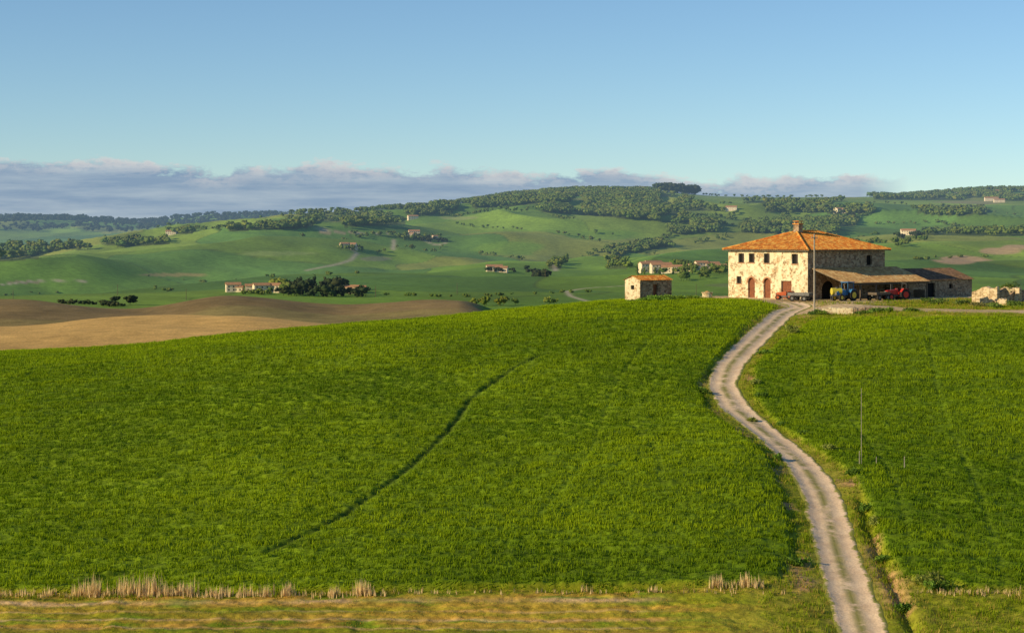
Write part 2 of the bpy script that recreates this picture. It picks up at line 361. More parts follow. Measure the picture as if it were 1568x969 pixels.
# ------------------------------------------------------------------ grass blades
def leafmat(name,trans=0.25,hz=False,rough=0.7):
    m,nt,bs=newmat(name);at=nd(nt,'ShaderNodeAttribute',attribute_name='Col')
    bs.inputs['Roughness'].default_value=rough;bs.inputs['Specular IOR Level'].default_value=0.08
    if hz: paint_haze(nt,bs,at.outputs['Color'])
    else:
        nt.links.new(at.outputs['Color'],bs.inputs['Base Color'])
        tr=nd(nt,'ShaderNodeBsdfTranslucent');nt.links.new(at.outputs['Color'],tr.inputs[0])
        mx=nd(nt,'ShaderNodeMixShader');mx.inputs[0].default_value=trans
        nt.links.new(bs.outputs[0],mx.inputs[1]);nt.links.new(tr.outputs[0],mx.inputs[2])
        nt.links.new(mx.outputs[0],nt.nodes['Material Output'].inputs[0])
    return m
mG=leafmat('crop_leaves',0.27)
def blades(name,X,Y,H,W,col,mat,nb=5,spread=0.16,lean=0.35,dark=0.55):
    n=len(X);X=np.repeat(X,nb)+rng.normal(0,spread,n*nb);Y=np.repeat(Y,nb)+rng.normal(0,spread,n*nb)
    H=np.repeat(H,nb)*rng.uniform(0.6,1.15,n*nb);W=np.repeat(W,nb);col=np.repeat(col,nb,axis=0)*rng.uniform(0.75,1.25,(n*nb,1))
    z=zt(X,Y);a=rng.uniform(0,2*np.pi,n*nb);dx,dy=np.cos(a)*W/2,np.sin(a)*W/2
    b=rng.uniform(0,2*np.pi,n*nb);l=rng.uniform(0.1,1,n*nb)*lean*H
    P0=np.c_[X-dx,Y-dy,z-0.05];P1=np.c_[X+dx,Y+dy,z-0.05];P2=np.c_[X+np.cos(b)*l,Y+np.sin(b)*l,z+H]
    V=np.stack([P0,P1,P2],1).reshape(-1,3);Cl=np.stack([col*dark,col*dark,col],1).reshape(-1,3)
    mkmesh(name,V,np.arange(len(V)).reshape(-1,3),[mat],Cl,False,3)
def sample(n,y0,y1,t0,t1):
    Y=np.sqrt(rng.uniform(y0*y0,y1*y1,n));return rng.uniform(t0,t1,n)*Y,Y
X,Y=sample(250000,113,292,-0.33,0.33)
iL=inpoly(X,Y,lfW);iR=inpoly(X,Y,rfW);dT=np.minimum(dline(X,Y,trk),dline(X,Y,trk2)+0.1)
dT2=np.full(X.shape,9e9)
for q in tram: dT2=np.minimum(dT2,dline(X,Y,q))
keep=(iL|iR)&(dT>0.33+0.28*rng.random(len(X)))&((dT2>0.3)|(rng.random(len(X))<0.3))
keep&=dline(X,Y,roadC)>1.7
gap=fbm(X/1.1,Y/1.1,160,2);keep&=rng.random(len(X))<np.clip(0.9+gap*0.8,0.25,1)
X,Y=X[keep],Y[keep]
m1=fbm(X/18,Y/18,51,3);m2=fbm(X/2.5,Y/2.0,152,2);m3=fbm(X/16,Y/0.9,153,2);m4=fbm(X/0.8,Y/0.8,154,2)
f=np.clip(0.38+m1*0.6+m2*0.35+m3*0.4+m4*0.2+sm(190,250,Y)*0.38,0,1)[:,None]
col=L3((0.125,0.235,0.005))*(1-f)+L3((0.37,0.50,0.007))*f
H=0.27*(1+0.3*m2+0.25*m3+0.25*m4)
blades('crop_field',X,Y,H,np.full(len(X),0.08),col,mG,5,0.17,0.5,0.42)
X,Y=sample(150000,112,285,-0.33,0.33)
k_=~(inpoly(X,Y,lfW)|inpoly(X,Y,rfW));X,Y=X[k_],Y[k_]
drd=dline(X,Y,roadC)
k_=((drd>1.5+0.4*rng.random(len(X)))|((drd<0.3)&(fbm(X/1.8,Y/1.8,260,3)>0.1)))&(np.minimum(dline(X,Y,yard),dline(X,Y,yard2))>3.0+rng.normal(0,.5,len(X)))
dx=X-HC[0];dy=Y-HC[1];s_=dx*a_[0]+dy*a_[1];w_=dx*b_[0]+dy*b_[1]
k_&=~((s_>-11)&(s_<19)&(w_>-4)&(w_<34))
X,Y,drd=X[k_],Y[k_],drd[k_]
v1=fbm(X/5,Y/5,252,3);dry=rng.random(len(X))<0.22+0.5*np.clip(v1,0,1)
col=np.where(dry[:,None],L3((0.55,0.43,0.08)),L3((0.28,0.38,0.010)))
st_=((X<16)&(Y<124.8));H=np.where(st_,0.09,0.26*(1+1.1*np.clip(fbm(X/1.6,Y/1.6,253,2),-0.6,1)));H=np.where(drd<.4,.10,H)
thin=(~st_)|(rng.random(len(X))<0.5)
col=np.where((st_&(rng.random(len(X))<0.4))[:,None],L3((0.6,0.38,0.05)),col)
X,Y,H,col=X[thin],Y[thin],H[thin],col[thin]
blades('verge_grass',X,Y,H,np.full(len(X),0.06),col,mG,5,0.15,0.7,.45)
RX=[];RY=[];RH=[]
def reed(u,v,n,hh,sp):
    x,y=hit(u,v);RX.extend(rng.normal(x,sp,n));RY.extend(rng.normal(y,0.25,n));RH.extend(rng.uniform(0.5,1.0,n)*hh)
for u,n,hh in [(122,16,1.0),(133,24,1.3),(146,28,1.6),(168,10,.8),(192,26,1.6),(215,22,1.5),(233,32,1.7),(250,16,1.2),(275,18,1.),(290,24,1.1),(325,14,.8),(345,20,.8),(378,18,.9),(410,18,.9),(440,30,1.),(512,22,.9),(553,26,1.2),(562,20,1.),(75,18,.7),(895,10,.6),(1000,10,.6),(1100,30,1.),(1120,18,.7),(1142,28,1.),(1160,22,.8)]: reed(u,911 if u<700 else 906 if u<1050 else 899,n,hh,0.24)
for i in range(70): reed(random.uniform(-40,600),912,4,0.5,0.4)
for i in range(22): reed(random.uniform(600,1190),908,3,0.4,0.4)
for i in range(30): reed(random.uniform(1420,1568),908,3,0.4,0.6)
RX,RY,RH=map(np.array,(RX,RY,RH))
blades('dry_reeds',RX,RY,RH,np.full(len(RX),0.075),np.ones((len(RX),1))*L3((0.85,0.64,0.32)),mG,3,0.05,0.18,0.8)
# ------------------------------------------------------------------ trees
ico=[];ph=(1+5**.5)/2
for a in (-1,1):
    for b in (-ph,ph): ico+= [(0,a,b),(a,b,0),(b,0,a)]
ico=np.array(ico,float);ico/=np.linalg.norm(ico[0])
IF=[]
D=np.linalg.norm(ico[:,None]-ico[None],axis=-1);e=D[D>0.01].min()*1.05
for i in range(12):
    for j in range(i+1,12):
        for k in range(j+1,12):
            if D[i,j]<e and D[j,k]<e and D[i,k]<e:
                nn_=np.cross(ico[j]-ico[i],ico[k]-ico[i]);IF.append((i,j,k) if nn_@ico[i]>0 else (i,k,j))
IF=np.array(IF)
def ftree(kind,seed):
    r=np.random.default_rng(seed);V=[];Fs=[];S=[];n=0
    if kind=='cyp': lumps=[((r.normal(0,.04),r.normal(0,.04),0.15+0.14*i),0.17*(1-i/7)**0.6+0.02,0.16) for i in range(6)]
    elif kind=='bush': lumps=[((r.normal(0,.22),r.normal(0,.22),0.22+r.uniform(0,.2)),r.uniform(.2,.32),r.uniform(.18,.26)) for i in range(5)]
    else: lumps=[((r.normal(0,.2),r.normal(0,.2),0.42+r.uniform(0,.38)),r.uniform(.2,.32),r.uniform(.16,.25)) for i in range(6)]
    for (cx,cy,cz),rr,rh in lumps:
        v=ico*np.array([rr,rr,rh])*r.uniform(0.7,1.2,(12,1))+np.array([cx,cy,cz]);V.append(v);Fs.append(IF+n);n+=12;S.append(np.full(12,r.uniform(.8,1.2)))
        for q in range(9):
            d=r.normal(0,1,3);d/=np.linalg.norm(d);c0=np.array([cx,cy,cz])+d*np.array([rr,rr,rh])*r.uniform(.85,1.2)
            V.append(c0+r.normal(0,.07,(3,3)));Fs.append(np.array([[0,1,2]])+n);n+=3;S.append(np.full(3,r.uniform(.6,1.4)))
    for i in range(3): V.append(np.array([[math.cos(i*2.1)*.035,math.sin(i*2.1)*.035,-.05]]))
    V.append(np.array([[0,0,.5]]));Fs.append(np.array([[0,1,3],[1,2,3],[2,0,3]])+n);S.append(np.full(4,.5));n+=4
    return np.vstack(V),np.vstack(Fs),np.concatenate(S)
LIB={k:[ftree(k,i+10) for i in range(6)] for k in('cyp','bush','tree')}
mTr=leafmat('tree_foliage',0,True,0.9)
class Forest:
    def __init__(s): s.V=[];s.F=[];s.C=[];s.n=0
    def add(s,x,y,h,kind='tree',col=(0.05,0.09,0.02),wide=1.0):
        v,f,sh=LIB[kind][random.randrange(6)];a=random.uniform(0,6.28);c_,s_=math.cos(a),math.sin(a)
        z=float(zt(x,y));w=h*wide*random.uniform(.85,1.25)
        P=np.c_[(v[:,0]*c_-v[:,1]*s_)*w+x,(v[:,0]*s_+v[:,1]*c_)*w+y,v[:,2]*h+z-0.03*h]
        k=random.uniform(.8,1.25);cc=np.array(col)*k*np.array([random.uniform(.85,1.2),1,random.uniform(.8,1.2)])
        s.V.append(P);s.F.append(f+s.n);s.C.append(sh[:,None]*cc);s.n+=len(v)
    def done(s,name):
        mkmesh(name,np.vstack(s.V),np.vstack(s.F),[mTr],np.vstack(s.C),False,3)
wood=Forest()
W1=(0.10,0.145,0.028);W2=(0.145,0.185,0.032);WD=(0.035,0.05,0.018)
for (u0,u1,vt,vb,n,h,ym,th) in WREG:
    for i in range(n):
        u=random.uniform(u0,u1);k=(u-u0)/(u1-u0);v=random.uniform(vt[0]+(vt[1]-vt[0])*k,vb[0]+(vb[1]-vb[0])*k)
        if vn(u/34.,v/9.,int(u0)+500)<th: continue
        x,y=hit(u,v,ym);y+=random.uniform(-15,15);wood.add(x,y,random.uniform(*h),'tree',W2 if random.random()<0.3 else W1,1.15)
def skyl(u0,u1,n,h=(9,14),col=W1,y0=1500,back=250):
    for i in range(n):
        u=random.uniform(u0,u1);y=skyY(u,y0)+random.uniform(-back,60);wood.add((u-CU)/F*y,y,random.uniform(*h),'tree',col)
skyl(0,130,260,(18,26),WD);skyl(130,420,420,(12,20),WD);skyl(380,640,330,(9,14));skyl(640,1000,420,(9,14));skyl(1075,1330,40,(6,9),W1,1500,60);skyl(1330,1568,340,(12,18));skyl(-200,0,150,(14,20));skyl(1568,1760,150,(12,18))
skyl(1008,1066,110,(20,30),WD,1500,60)
for i in range(1000):
    u=random.uniform(-80,480);y=random.uniform(7200,9000);wood.add((u-CU)/F*y,y,random.uniform(13,20),'tree',WD)
def line(q,n,h=(6,10),kind='tree',col=W1,ym=1100,jit=8):
    P=smoothline([hit(u,v,ym) for u,v in q],n)
    for x,y in P:
        if random.random()<0.85: wood.add(x+random.gauss(0,jit*.4),y+random.gauss(0,jit),random.uniform(*h),kind,col)
line([(905,388),(960,378),(1020,364),(1075,350)],70);line([(860,405),(900,392),(925,388)],26)
line([(1075,350),(1150,347),(1240,352)],60);line([(1060,372),(1110,365),(1115,362)],16)
line([(540,362),(600,362),(640,368)],16);line([(540,383),(580,388),(680,380)],18,(5,8));line([(640,366),(680,372)],14,(7,10),'tree',WD)
line([(0,452),(60,450),(120,450),(260,446)],30,(3,5),'bush');line([(600,452),(700,455),(820,450),(900,448)],22,(3,5),'bush')
line([(775,415),(820,420),(835,425)],20,(6,9),'tree',WD);line([(180,470),(150,466),(100,464)],24,(4,6),'bush',WD,760);line([(195,466),(200,467)],4,(6,8),'tree',WD,760)
line([(300,352),(360,350),(480,340)],60);line([(680,330),(760,322),(830,318)],44);line([(700,345),(740,350),(800,352)],14,(5,8))
line([(1280,376),(1340,372),(1380,378),(1420,366)],36);line([(1400,400),(1440,395),(1500,392)],14,(5,7),'bush');line([(230,424),(330,428),(420,424)],20,(3,5),'bush')
line([(1100,334),(1200,338),(1330,330)],50);line([(1000,325),(1060,330),(1130,326)],30);line([(1420,330),(1490,326),(1568,330)],40);line([(1340,345),(1440,342),(1568,348)],44)
line([(730,470),(760,468),(860,466)],16,(4,7),'tree',W2,1000);line([(1040,432),(1080,425),(1110,420)],16,(6,9))
Xs=rng.uniform(-0.33,0.33,60000);Ys=rng.uniform(1900,5200,60000);Xs=Xs*Ys
wx=fbm(Xs/260,Ys/260,81,2)*110;wy=fbm(Xs/260+9,Ys/260,82,2)*110
cid2,ed2=voro((Xs+wx)/330+0.25*(Ys/420),(Ys+wy)/460-0.12*(Xs/330),91)
sel=np.where((ed2<0.014)&(fbm(Xs/160,Ys/200,300,2)>0.12+0.35*(Ys<3100)))[0][:420]
for i in sel: wood.add(Xs[i],Ys[i],random.uniform(5,9),'tree',W1)
wood.done('distant_woodland')
cop=Forest()
def copse(u0,u1,v0,v1,n,h,kinds,col=WD,ym=1100):
    for i in range(n):
        x,y=hit(random.uniform(u0,u1),random.uniform(v0,v1),ym);cop.add(x,y,random.uniform(*h),random.choice(kinds),col)
copse(425,565,450,455,60,(5,10),['tree','tree','cyp']);copse(440,530,444,450,34,(9,13),['tree','cyp'])
copse(425,440,444,449,8,(9,12),['tree'],W2);copse(370,420,449,452,14,(4,6),['bush','tree'],W1)
copse(520,560,380,384,14,(6,9),['tree'],W1);copse(615,675,362,368,22,(6,10),['tree','cyp'],W1);copse(745,790,416,419,12,(4,7),['tree'])
copse(975,1112,413,421,60,(5,9),['tree','tree','cyp'],W1);copse(1030,1060,408,416,12,(8,11),['tree'],W1);copse(1275,1310,328,334,14,(8,11),['tree','cyp']);copse(1375,1410,360,366,14,(7,10),['tree'])
cop.done('farm_copse')
# ------------------------------------------------------------------ mesh builder
class MB:
    def __init__(s): s.v=[];s.f=[];s.m=[]
    def poly(s,pts,mi=0):
        n=len(s.v);s.v+= [tuple(map(float,p)) for p in pts];s.f.append(tuple(range(n,n+len(pts))));s.m.append(mi)
    def hexa(s,P,mi=0):
        for q in ((0,3,2,1),(4,5,6,7),(0,1,5,4),(1,2,6,5),(2,3,7,6),(3,0,4,7)): s.poly([P[i] for i in q],mi)
    def box(s,fr,a0,a1,b0,b1,h0,h1,mi=0):
        s.hexa([fr(a0,b0,h0),fr(a1,b0,h0),fr(a1,b1,h0),fr(a0,b1,h0),fr(a0,b0,h1),fr(a1,b0,h1),fr(a1,b1,h1),fr(a0,b1,h1)],mi)
    def cyl(s,c,ax,r0,r1,L,n=14,mi=0):
        c=Vector(c);ax=Vector(ax).normalized();q=ax.orthogonal().normalized();w=ax.cross(q)
        A=[c+(q*math.cos(6.2832*i/n)+w*math.sin(6.2832*i/n))*r0 for i in range(n)];B=[c+ax*L+(q*math.cos(6.2832*i/n)+w*math.sin(6.2832*i/n))*r1 for i in range(n)]
        for i in range(n): j=(i+1)%n;s.poly([A[i],A[j],B[j],B[i]],mi)
        s.poly(A[::-1],mi);s.poly(B,mi)
    def obj(s,name,mats,loc,parent=None,bevel=0):
        me=bpy.data.meshes.new(name);L=Vector(loc)
        me.from_pydata([tuple(Vector(p)-L) for p in s.v],[],s.f)
        for m in mats: me.materials.append(m)
        me.polygons.foreach_set('material_index',s.m)
        import bmesh
        bm=bmesh.new();bm.from_mesh(me);bmesh.ops.remove_doubles(bm,verts=bm.verts,dist=0.0005);bmesh.ops.recalc_face_normals(bm,faces=bm.faces);bm.to_mesh(me);bm.free()
        ob=bpy.data.objects.new(name,me);scene.collection.objects.link(ob)
        if parent: ob.parent=parent
        else: ob.location=L
        if bevel:
            md=ob.modifiers.new('b','BEVEL');md.width=bevel;md.segments=2
        return ob
def empty(name,loc):
    e=bpy.data.objects.new(name,None);e.location=loc;e.empty_display_size=1;scene.collection.objects.link(e);return e
def frame(o,ax,ay,z):
    return lambda s,w,h:(o[0]+ax[0]*s+ay[0]*w,o[1]+ax[1]*s+ay[1]*w,z+h)
def stonemat(name,plaster=0.5,pc=(0.62,0.54,0.38),c1=(0.34,0.25,0.15),c2=(0.22,0.16,0.10),c3=(0.46,0.40,0.29),sc=2.6,grime=0.3):
    m,nt,bs=newmat(name);p=objc(nt)
    mp=nd(nt,'ShaderNodeMapping');mp.inputs['Scale'].default_value=(1,1,1.5);nt.links.new(p,mp.inputs[0])
    v=nd(nt,'ShaderNodeTexVoronoi');v.inputs['Scale'].default_value=sc;nt.links.new(mp.outputs[0],v.inputs['Vector'])
    ve=nd(nt,'ShaderNodeTexVoronoi',feature='DISTANCE_TO_EDGE');ve.inputs['Scale'].default_value=sc;nt.links.new(mp.outputs[0],ve.inputs['Vector'])
    sp=nd(nt,'ShaderNodeSeparateColor');nt.links.new(v.outputs['Color'],sp.inputs[0])
    st=mixrgb(nt,mapr(nt,sp.outputs[0],.2,.8),c1,c2);st=mixrgb(nt,mapr(nt,sp.outputs[1],.55,.7),st,c3)
    st=mixrgb(nt,mapr(nt,ve.outputs['Distance'],0.02,0.07,0.75,0),st,tuple(x*0.8 for x in pc))
    pm=mapr(nt,noise(nt,0.9,6,p,0.75),0.62-0.3*plaster,0.68-0.3*plaster)
    pl=mixrgb(nt,mapr(nt,noise(nt,1.7,6,p,0.7),0.35,0.7),pc,tuple(x*0.75 for x in pc))
    c=mixrgb(nt,pm,st,pl)
    c=mixrgb(nt,mapr(nt,noise(nt,0.35,4,p,.6),0.45,0.7,0,grime),c,(0.25,0.19,0.12))
    nt.links.new(c,bs.inputs['Base Color']);bs.inputs['Roughness'].default_value=0.92
    b=nd(nt,'ShaderNodeBump');b.inputs['Strength'].default_value=0.8;b.inputs['Distance'].default_value=0.06
    nt.links.new(mathn(nt,'MULTIPLY',ve.outputs['Distance'],mathn(nt,'SUBTRACT',1.0,mathn(nt,'MULTIPLY',pm,0.8))),b.inputs['Height']);nt.links.new(b.outputs[0],bs.inputs['Normal'])
    return m
def tilemat(name,ang,c1=(0.74,0.25,0.035),c2=(0.46,0.14,0.03),c3=(0.80,0.42,0.09)):
    m,nt,bs=newmat(name);p=objc(nt)
    v=nd(nt,'ShaderNodeTexVoronoi');v.inputs['Scale'].default_value=2.6;nt.links.new(p,v.inputs['Vector'])
    sp=nd(nt,'ShaderNodeSeparateColor');nt.links.new(v.outputs['Color'],sp.inputs[0])
    c=mixrgb(nt,sp.outputs[0],c1,c2);c=mixrgb(nt,mapr(nt,sp.outputs[1],.5,.8),c,c3)
    c=mixrgb(nt,mapr(nt,noise(nt,0.8,5,p,.7),0.5,0.72,0,0.6),c,(0.28,0.17,0.05))
    nt.links.new(c,bs.inputs['Base Color']);bs.inputs['Roughness'].default_value=0.85;bs.inputs['Specular IOR Level'].default_value=.2
    return m
mWl=stonemat('plastered_stone',0.52,(0.90,0.79,0.51),(0.50,0.31,0.14),(0.28,0.17,0.08),(0.70,0.55,0.32),grime=.2);mWs=stonemat('rough_stone',0.12,(0.42,0.32,0.20),(0.32,0.20,0.11),(0.15,0.10,0.06),(0.44,0.32,0.20))
mWh=stonemat('hut_stone',0.45,(0.86,0.74,0.48),(0.50,0.34,0.17),(0.34,0.22,0.11),(0.68,0.56,0.35),grime=.15);mRu=stonemat('ruin_stone',0.4,(0.80,0.64,0.37),(0.48,0.33,0.17),(0.3,0.2,0.1),(0.64,0.5,0.31),sc=2.0,grime=.2)
mTi=tilemat('terracotta_tiles',0);mTi2=tilemat('weathered_tiles',0,(0.62,0.36,0.13),(0.40,0.22,0.09),(0.68,0.47,0.21))
mTi3=tilemat('old_tiles',0,(0.20,0.12,0.07),(0.13,0.08,0.05),(0.26,0.16,0.10))
mDk=simple('dark_interior',(0.012,0.010,0.009),rough=0.9);mDoor=simple('red_brown_door',(0.27,0.095,0.04),(0.16,0.055,0.025),4)
mSh=simple('shutter_wood',(0.07,0.05,0.04),(0.04,0.03,0.025),5);mWd=simple('weathered_wood',(0.17,0.13,0.09),(0.10,0.075,0.05),5)
mBr=simple('brick_trim',(0.52,0.26,0.12),(0.36,0.19,0.10),8)
def tileslope(mb,P00,P10,P11,P01,mi=0,pitch=0.36,th=0.07):
    P00,P10,P11,P01=map(Vector,(P00,P10,P11,P01));L=(P10-P00).length;n=max(4,int(L/pitch))*4
    nrm=(P10-P00).cross(P01-P00 if (P01-P00).length>0.1 else P11-P00).normalized()
    if nrm.z<0: nrm=-nrm
    e=(P10-P00).normalized();g=nrm.cross(e)
    if g.z<0: g=-g
    def pe(p): d=p-P00;return d.dot(e),d.dot(g)
    a0,t0=pe(P01);a1,t1=pe(P11)
    prev=None
    for i in range(n+1):
        x=L*i/n
        if x<a0: y=t0*x/a0 if a0>1e-4 else t0
        elif x>a1: y=t1*(L-x)/(L-a1) if L-a1>1e-4 else t1
        else: y=t0
        o=th*abs(math.sin(math.pi*i/4.0))
        A=P00+e*x+nrm*o;B=P00+e*x+g*y+nrm*o
        if prev: mb.poly([prev[0],A,B,prev[1]],mi)
        prev=(A,B)
def wall(mb,p0,d,inw,L,z0,z1,ops,mi=0,md=1,depth=0.3,door=2):
    P=lambda s,h,k=0.0:(p0[0]+d[0]*s+inw[0]*k,p0[1]+d[1]*s+inw[1]*k,z0+h)
    H=z1-z0
    xs=sorted(set([0,L]+[o[0] for o in ops]+[o[1] for o in ops]));hs=sorted(set([0,H]+[o[2] for o in ops]+[o[3] for o in ops]))
    for i in range(len(xs)-1):
        for j in range(len(hs)-1):
            cx=(xs[i]+xs[i+1])/2;cy=(hs[j]+hs[j+1])/2
            if any(o[0]<cx<o[1] and o[2]<cy<o[3] for o in ops): continue
            mb.poly([P(xs[i],hs[j]),P(xs[i+1],hs[j]),P(xs[i+1],hs[j+1]),P(xs[i],hs[j+1])],mi)
    for o in ops:
        x0,x1,h0,h1,kind=o
        mb.poly([P(x0,h0),P(x0,h1),P(x0,h1,depth),P(x0,h0,depth)],mi);mb.poly([P(x1,h0),P(x1,h1),P(x1,h1,depth),P(x1,h0,depth)],mi)
        mb.poly([P(x0,h1),P(x1,h1),P(x1,h1,depth),P(x0,h1,depth)],mi);mb.poly([P(x0,h0),P(x1,h0),P(x1,h0,depth),P(x0,h0,depth)],mi)
        mb.poly([P(x0,h0,depth),P(x1,h0,depth),P(x1,h1,depth),P(x0,h1,depth)],door if 'door' in kind else md)
        if 'arch' in kind:
            r=(x1-x0)/2;cx=(x0+x1)/2;n=6
            for sgn in (-1,1):
                pts=[P(cx+sgn*r,h1)]+[P(cx+sgn*r*math.cos(k*math.pi/2/n),h1-r+r*math.sin(k*math.pi/2/n)) for k in range(n+1)]
                mb.poly(pts,mi)
# ------------------------------------------------------------------ farmhouse
L_,M_=15.5,17.1;zE=-2.15
def sL(u):
    t=(u-CU)/F;return (HC[0]-t*HC[1])/(-a_[0]+t*a_[1])
def wR(u):
    t=(u-CU)/F;return (t*HC[1]-HC[0])/(b_[0]-t*b_[1])
def hL(s,v): Y=HC[1]+a_[1]*s;return -(v-HV)/F*Y-PAD
def hR(w,v): Y=HC[1]+b_[1]*w;return -(v-HV)/F*Y-PAD
fr=frame(HC,a_,b_,PAD)
E=(HC[0],HC[1],PAD);house=empty('stone_farmhouse',E)
ops=[]
for u,v0,v1,w,k in [(1135,388,402,1.15,'w'),(1151,388,402,1.15,'w'),(1174,388,403,1.15,'w'),(1217,389,404,1.2,'w'),(1131.5,423,434,1.0,'w'),(1150.5,425,454,1.4,'archdoor'),(1174.5,426,454,1.4,'archdoor'),(1204,430,455,2.0,'door')]:
    s=sL(u);h1=hL(s,v0);h0=max(0.02,hL(s,v1)) if 'door' not in k else 0.02
    ops.append((s-w/2,s+w/2,h0,h1,k))
mb=MB();HW=zE-PAD
wall(mb,HC,a_,b_,L_,PAD-0.0,zE,ops,0,1,0.3,2)
opsR=[]
s=wR(1331);opsR.append((s-.6,s+.6,hR(s,406),hR(s,391),'w'))
opsR.append((3.0,5.6,0.02,2.6,'arch'));opsR.append((9.0,10.4,0.02,2.2,'w'))
wall(mb,HC,b_,a_,M_,PAD,zE,opsR,3,1,0.3,2)
pL=HC+a_*L_;pR=HC+b_*M_
wall(mb,pL,b_,-a_,M_,PAD,zE,[(3,4.1,4.4,5.8,'w'),(9,10.1,4.4,5.8,'w')],3,1);wall(mb,pR,a_,-b_,L_,PAD,zE,[(3,4.1,4.4,5.8,'w')],3,1)
mb.box(fr,0.02,L_-0.02,0.02,M_-0.02,-2.0,-0.01,3)
mb.obj('walls',[mWl,mDk,mDoor,mWs],E,house)
mb=MB()
for (x0,x1,h0,h1,k) in ops:
    if k=='w':
        mb.box(fr,x0-0.12,x1+0.12,-0.09,-0.003,h0-0.13,h0-0.003,0)
        mb.box(fr,x0+0.003,x0+0.38,0.08,0.13,h0+0.01,h1-0.01,1);mb.box(fr,(x0+x1)/2-0.02,(x0+x1)/2+0.02,0.2,0.24,h0+0.01,h1-0.01,1)
    if 'arch' in k:
        r=(x1-x0)/2;cx=(x0+x1)/2;n=9
        for i in range(n):
            t0=math.pi*i/n;t1=math.pi*(i+1)/n
            P=[]
            for wd in (-0.03,-0.003):
                P+= [fr(cx-math.cos(t0)*r,wd,h1-r+math.sin(t0)*r),fr(cx-math.cos(t1)*r,wd,h1-r+math.sin(t1)*r),fr(cx-math.cos(t1)*(r+.22),wd,h1-r+math.sin(t1)*(r+.22)),fr(cx-math.cos(t0)*(r+.22),wd,h1-r+math.sin(t0)*(r+.22))]
            mb.hexa(P,2)
mb.box(fr,-0.02,0.5,-0.04,-0.003,0,HW-0.3,3)
mb.obj('window_trim',[mBr,mSh,mBr,mWh],E,house)
ov=0.65;ze=zE+0.02-PAD;zr=0.55-PAD
c0=fr(-ov,-ov,ze);c1=fr(L_+ov,-ov,ze);c2=fr(L_+ov,M_+ov,ze);c3=fr(-ov,M_+ov,ze)
r1=fr(L_/2,M_/2-2.2,zr);r2=fr(L_/2,M_/2+2.2,zr)
mb=MB();up=lambda p,d:(p[0],p[1],p[2]+d)
tileslope(mb,c0,c1,r1,r1);tileslope(mb,c0,c3,r2,r1);tileslope(mb,c1,c2,r2,r1);tileslope(mb,c3,c2,r2,r2)
for A,B in((c0,c1),(c1,c2),(c2,c3),(c3,c0)):
    A=up(A,-0.02);B=up(B,-0.02);mb.poly([A,B,up(B,-0.14),up(A,-0.14)],1)
mb.poly([up(p,-0.16) for p in (c0,c1,c2,c3)],1)
for A,B in((c0,r1),(c1,r1),(c2,r2),(c3,r2),(r1,r2)):
    d=Vector(B)-Vector(A);mb.cyl(up(A,0.04),d,0.15,0.15,d.length,6,0)
mb.obj('hip_roof',[mTi,mWd],E,house)
mb=MB();cs_=L_/2-0.3;cw_=M_/2-2.2
mb.box(fr,cs_-.5,cs_+.5,cw_-.45,cw_+.45,zr-1.0,zr+1.05,0);mb.box(fr,cs_-.62,cs_+.62,cw_-.57,cw_+.57,zr+1.053,zr+1.17,1)
for ds in(-.4,.28):
    for dw in(-.36,.24): mb.box(fr,cs_+ds,cs_+ds+.12,cw_+dw,cw_+dw+.12,zr+1.173,zr+1.45,0)
mb.box(fr,cs_-.58,cs_+.58,cw_-.52,cw_+.52,zr+1.453,zr+1.54,1)
mb.box(fr,L_*.78,L_*.78+.5,M_*.5,M_*.5+.5,zr-1.3,zr-0.2,0)
mb.obj('chimney',[mWs,mTi],E,house)
# ------------------------------------------------------------------ lean-to
ln=empty('open_shed',fr(-3,10,0))
EL=fr(-3,10,0)
hH=4.5;hLo=2.45
mb=MB();tileslope(mb,fr(-6.4,0.6,hLo),fr(-6.4,19.8,hLo),fr(-0.03,19.8,hH),fr(-0.03,0.6,hH),0,0.36,0.05)
P=[fr(-6.35,.65,hLo-.12),fr(-6.35,19.75,hLo-.12),fr(-.04,19.75,hH-.12),fr(-.04,.65,hH-.12)]
mb.hexa(P+[up(p,.1) for p in P],1)
mb.obj('shed_roof',[mTi2,mWd],EL,ln)
mb=MB()
for w in(0.9,4.3,7.7,11.2,14.8,19.3): mb.box(fr,-6.1,-5.92,w-.09,w+.09,-0.3,hLo-.1,0)
mb.box(fr,-6.13,-5.89,0.7,19.7,hLo-.3,hLo-.125,0)
mb.box(fr,-3.1,-2.9,19.21,19.39,-0.3,hLo+.9,0)
mb.box(fr,-5.9,-2.0,18.9,19.0,0,1.2,0)
mb.obj('posts',[mWd],EL,ln)
# ------------------------------------------------------------------ barn
bn=empty('stone_barn',fr(0,25,0));EB=fr(0,25,0);w0,w1=17.7,32.8;s0,s1=-4,4
mb=MB();bh=2.6;rh=4.15
p_=HC+a_*s0+b_*w0
wall(mb,p_,b_,a_,w1-w0,PAD,PAD+bh,[(4,6.2,0.02,2.1,'w'),(9.5,10.4,1.2,1.9,'w')],0,1)
wall(mb,HC+a_*s1+b_*w0,b_,-a_,w1-w0,PAD,PAD+bh,[],0,1);wall(mb,p_,a_,b_,8,PAD,PAD+bh,[],0,1);wall(mb,HC+a_*s0+b_*w1,a_,-b_,8,PAD,PAD+bh,[],0,1)
for w in(w0,w1): mb.poly([fr(s0,w,bh),fr(s1,w,bh),fr(0,w,rh-.05)],0)
mb.box(fr,s0+.02,s1-.02,w0+.02,w1-.02,-2,-0.01,0)
mb.obj('walls',[mWs,mDk],EB,bn)
